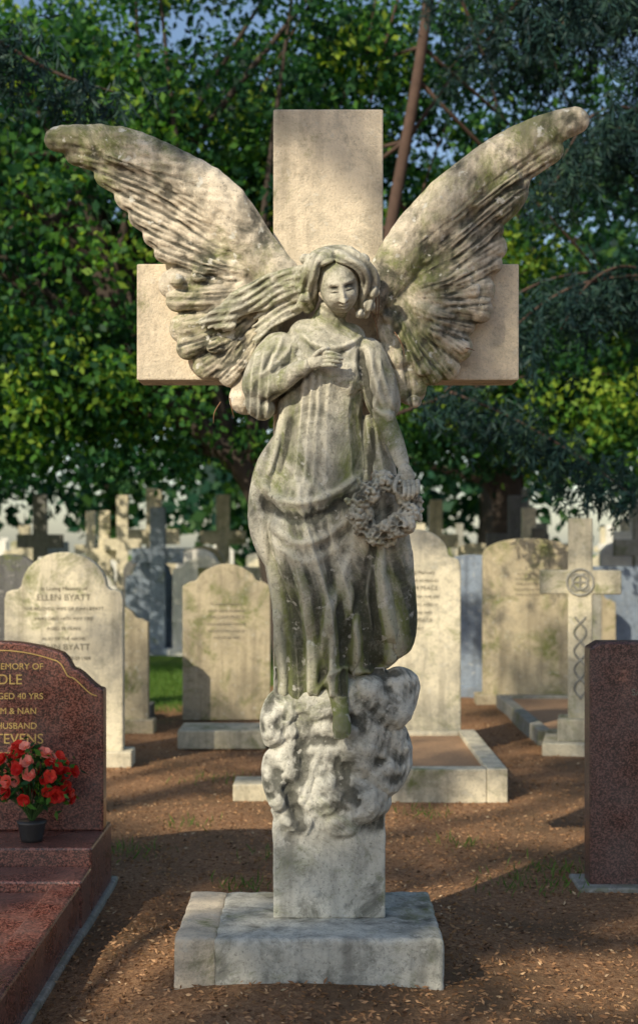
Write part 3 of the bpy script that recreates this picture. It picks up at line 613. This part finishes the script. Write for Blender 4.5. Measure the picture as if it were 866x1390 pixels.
# shade trees standing behind the photographer (unseen; crowns shaped to dapple the light)
Ld=np.array([.50,.70,-.56]); Ld/=np.linalg.norm(Ld)
litE=[(446,280,95,75),(440,390,190,85),(450,470,120,65),(330,350,90,90),(410,640,34,36),(385,800,18,50),(505,780,24,45),(405,1090,38,60),(262,1250,55,60),(590,430,105,90),(650,280,55,50),(170,210,45,28),(760,160,40,28),(470,1180,26,30)]  # statue areas kept sunlit by gaps cut in the unseen crowns
def keep(P):
    t=-P[:,1]/Ld[1]; h=P+t[:,None]*Ld; px=433+370*h[:,0]; py=740-370*(h[:,2]-EYE); ok=np.ones(len(P),bool)
    for a,b,c,d in litE: ok&=((px-a)/c)**2+((py-b)/d)**2>1
    # leaves dropped to let sun onto the path and the graves behind
    t=(.0-P[:,2])/Ld[2]; h=P+t[:,None]*Ld
    for gx,gy,a,b in [(-.3,3.2,.9,.7),(1.5,3.0,.9,.8),(.6,.9,.45,.4),(-.8,.3,.5,.4),(1.0,0.0,.4,.35)]: ok&=((h[:,0]-gx)/a)**2+((h[:,1]-gy)/b)**2>1
    for gx,gy,gzz,a in [(-1.95,5,1.2,.38),(.8,5.4,1.1,.5),(-.95,7.4,.9,.4),(2.0,5.5,1.2,.3),(2.0,8.7,1.1,.4)]:
        t=(gy-P[:,1])/Ld[1]; h=P+t[:,None]*Ld; ok&=((h[:,0]-gx)**2+(h[:,2]-gzz)**2)>a*a
    return ok
tree('shade_tree',[(-8.0,-12,-.1),(-8.1,-12,4),(-8.3,-12,8),(-8,-12,12)],[.35,.3,.22,.1],[(-8.3,-12,10.8,3.4,1.6,3.4),(-8.5,-12,11.0,.9,1.2,1.3)],165,62,.40,.15,M_leaf,M_bark,keep,6)
tree('shade_tree',[(-13.5,-13,-.1),(-13.5,-13,5),(-13,-13,10),(-13,-13,15)],[.4,.35,.25,.1],[(-12.8,-13,14.4,4.4,1.8,4.0),(-9.5,-13,15.4,3,1.5,2.5)],150,62,.52,.17,M_leaf,M_bark,keep,8)

# ---------------------------------------------------------------- ground
def gz(x,y): 
    near=np.exp(-(np.hypot(x,y-3)/14)**4)
    return (.018*wob(x,y,1.6,21)+.008*wob(x,y,5,22)-.01)*near+.155*np.exp(-np.abs((x+.03)/.80)**4-np.abs((y+.15)/.85)**4)
ax=np.sign(np.linspace(-1,1,181))*np.abs(np.linspace(-1,1,181))**3.2*160
ay=-60+ (np.concatenate([np.linspace(0,57,20)[:-1],np.linspace(57,72,170)[:-1],72+np.linspace(0,1,60)**2.5*200]))
X,Y=np.meshgrid(ax,ay); Z=gz(X,Y)
nx,ny=len(ax),len(ay); V=np.column_stack([X.ravel(),Y.ravel(),Z.ravel()]); Fs=[(j*nx+i,j*nx+i+1,(j+1)*nx+i+1,(j+1)*nx+i) for j in range(ny-1) for i in range(nx-1)]
m,t,o=nt('ground_litter'); L=t.links; tc=t.nodes.new('ShaderNodeTexCoord'); v=tc.outputs['Object']
n1=noise(t,v,1.1,6,.6); n2=noise(t,v,45,6,.75); n3=noise(t,v,160,3,.7); n4=noise(t,v,.55,5,.6)
c=ramp(t,n2,[(.3,(.14,.075,.04)),(.5,(.40,.225,.12)),(.7,(.60,.38,.21))]); c=mix(t,ramp(t,n3,[(.35,.6),(.48,0.)]),c,(.08,.05,.03)); c=mix(t,ramp(t,n1,[(.45,0.),(.60,.7)]),c,(.18,.12,.07))
sp=t.nodes.new('ShaderNodeSeparateXYZ'); L.new(v,sp.inputs[0])
yy=mth(t,'MULTIPLY',mth(t,'SUBTRACT',sp.outputs[1],8.0),.12); xx=mth(t,'MULTIPLY',mth(t,'ADD',sp.outputs[0],.6),-.22)
gm=mth(t,'ADD',mth(t,'ADD',yy,mth(t,'MULTIPLY',n4,.8)),mth(t,'MINIMUM',xx,.3)); gr=ramp(t,n2,[(.3,(.05,.11,.015)),(.7,(.18,.28,.05))])
c=mix(t,ramp(t,gm,[(.55,0.),(.72,1.)]),c,gr)
b=N(t,'ShaderNodeBsdfPrincipled',Roughness=.95); b.inputs['Specular IOR Level'].default_value=.1; L.new(c,b.inputs['Base Color']); bp=N(t,'ShaderNodeBump',Strength=.9,Distance=.03); L.new(n2,bp.inputs['Height']); L.new(bp.outputs[0],b.inputs['Normal']); L.new(b.outputs[0],o.inputs[0])
gd=mk('ground',(V,Fs),m,smooth=True,recalc=False)
n=75000; yy_=-1.5+rng.uniform(0,1,n)**1.5*9.5; xx_=rng.uniform(-1,1,n)*(1.0+(yy_+5)*.30)
C=np.column_stack([xx_,yy_,gz(xx_,yy_)+.004])
M_lit=leafmat('fallen_leaves',[(0,(.08,.045,.028)),(.4,(.31,.17,.09)),(.75,(.48,.29,.155)),(1,(.62,.47,.30))],.1,.8)
D=rng.normal(size=(n,3)); D[:,2]=rng.uniform(.0,.25,n); leafobj('leaf_litter',C,rng.uniform(.009,.030,n),rng.normal(.42,.24,n),M_lit,None,0,.35,D*1.5)
GP=[]
for cx_,cy_,r,k in [(-.12,2.0,.12,120),(1.0,1.45,.13,130),(1.15,1.7,.1,70),(-1.0,2.1,.10,90),(-.62,4.2,.15,90),(.62,3.1,.1,60),(-.35,1.4,.08,60),(.75,2.3,.08,50),(-.75,2.8,.08,50)]:
    a=rng.normal(size=(k,2))*r; GP.append(np.column_stack([cx_+a[:,0],cy_+a[:,1],np.full(k,-.01)]))
k=9000; GP.append(np.column_stack([rng.uniform(-2.6,-.9,k),rng.uniform(7.9,13,k),np.full(k,-.005)]))
C=np.vstack(GP); D=rng.normal(size=(len(C),3))*.45; D[:,2]=1; leafobj('grass',C,rng.uniform(.03,.085,len(C)),rng.uniform(0,1,len(C)),M_grass,None,0,.09,D*2)

# ---------------------------------------------------------------- distant graves
for x,y,h,w_,mt in [(-2.36,15,2.15,.75,M_lime[4]),(-2.9,19,2.6,.9,M_lime[2]),(-4.9,19,2.5,.8,M_dark),(3.2,17,2.4,1.0,M_dark),(5.2,17,2.3,.9,M_lime[3]),(-1.9,22,2.6,.9,M_lime[0]),(2.3,22,2.5,.9,M_lime[2]),(4.3,24,2.8,1.1,M_lime[3])]:
    headstone('cross_gravestone','cross',x,y,w_,h,mt,.16,0.05)
random.seed(12); M_pale=stone('marble',(.85,.83,.76),am=.1,lichen=.2,pt=False,seed=33,stain=.15,spk=.3)
for i in range(110):
    y=random.uniform(13,42); x=random.uniform(-1,1)*(y+5)*.27
    k=random.choice(['round','flatarch','ogee','shoulder','cross','cross','flat']); mat=random.choice(M_lime+[M_dark,M_lime[2],M_lime[2],M_pale,M_pale,M_pale,M_pale])
    h=random.uniform(1.0,1.8) if k!='cross' else random.uniform(1.7,2.7)
    headstone('cross_gravestone' if k=='cross' else 'gravestone',k,x,y,random.uniform(.6,.9),h,mat,.15,random.uniform(-.2,.2),tilt=random.uniform(-.03,.03))

# ---------------------------------------------------------------- light, sky, camera
w=bpy.data.worlds.new('World'); sc.world=w; w.use_nodes=True; t=w.node_tree; bg=t.nodes['Background']; sk=t.nodes.new('ShaderNodeTexSky'); sk.sky_type='NISHITA'; sk.sun_disc=False
s=-Ld; sk.sun_elevation=math.asin(s[2]); sk.sun_rotation=math.atan2(s[0],s[1])%(2*math.pi); t.links.new(sk.outputs[0],bg.inputs[0]); bg.inputs[1].default_value=.14
su=bpy.data.lights.new('sun','SUN'); su.energy=5.0; su.angle=math.radians(.5); su.color=(1,.88,.68); so=bpy.data.objects.new('sun',su); so.rotation_euler=Vector(Ld).to_track_quat('-Z','Y').to_euler(); so.location=(-8,-14,12); sc.collection.objects.link(so)
cam=bpy.data.cameras.new('camera'); co=bpy.data.objects.new('camera',cam); sc.collection.objects.link(co); co.location=(0,-DIST,EYE); co.rotation_euler=(math.radians(90),0,0)
cam.sensor_width=36; cam.sensor_fit='VERTICAL'; cam.sensor_height=36; cam.lens=F/1390*36; cam.shift_y=45/1390; cam.clip_end=600
cam.dof.use_dof=True; cam.dof.focus_distance=4.78; cam.dof.aperture_fstop=2.8
sc.camera=co
sc.view_settings.view_transform='Standard'; sc.view_settings.look='None'; sc.view_settings.exposure=0
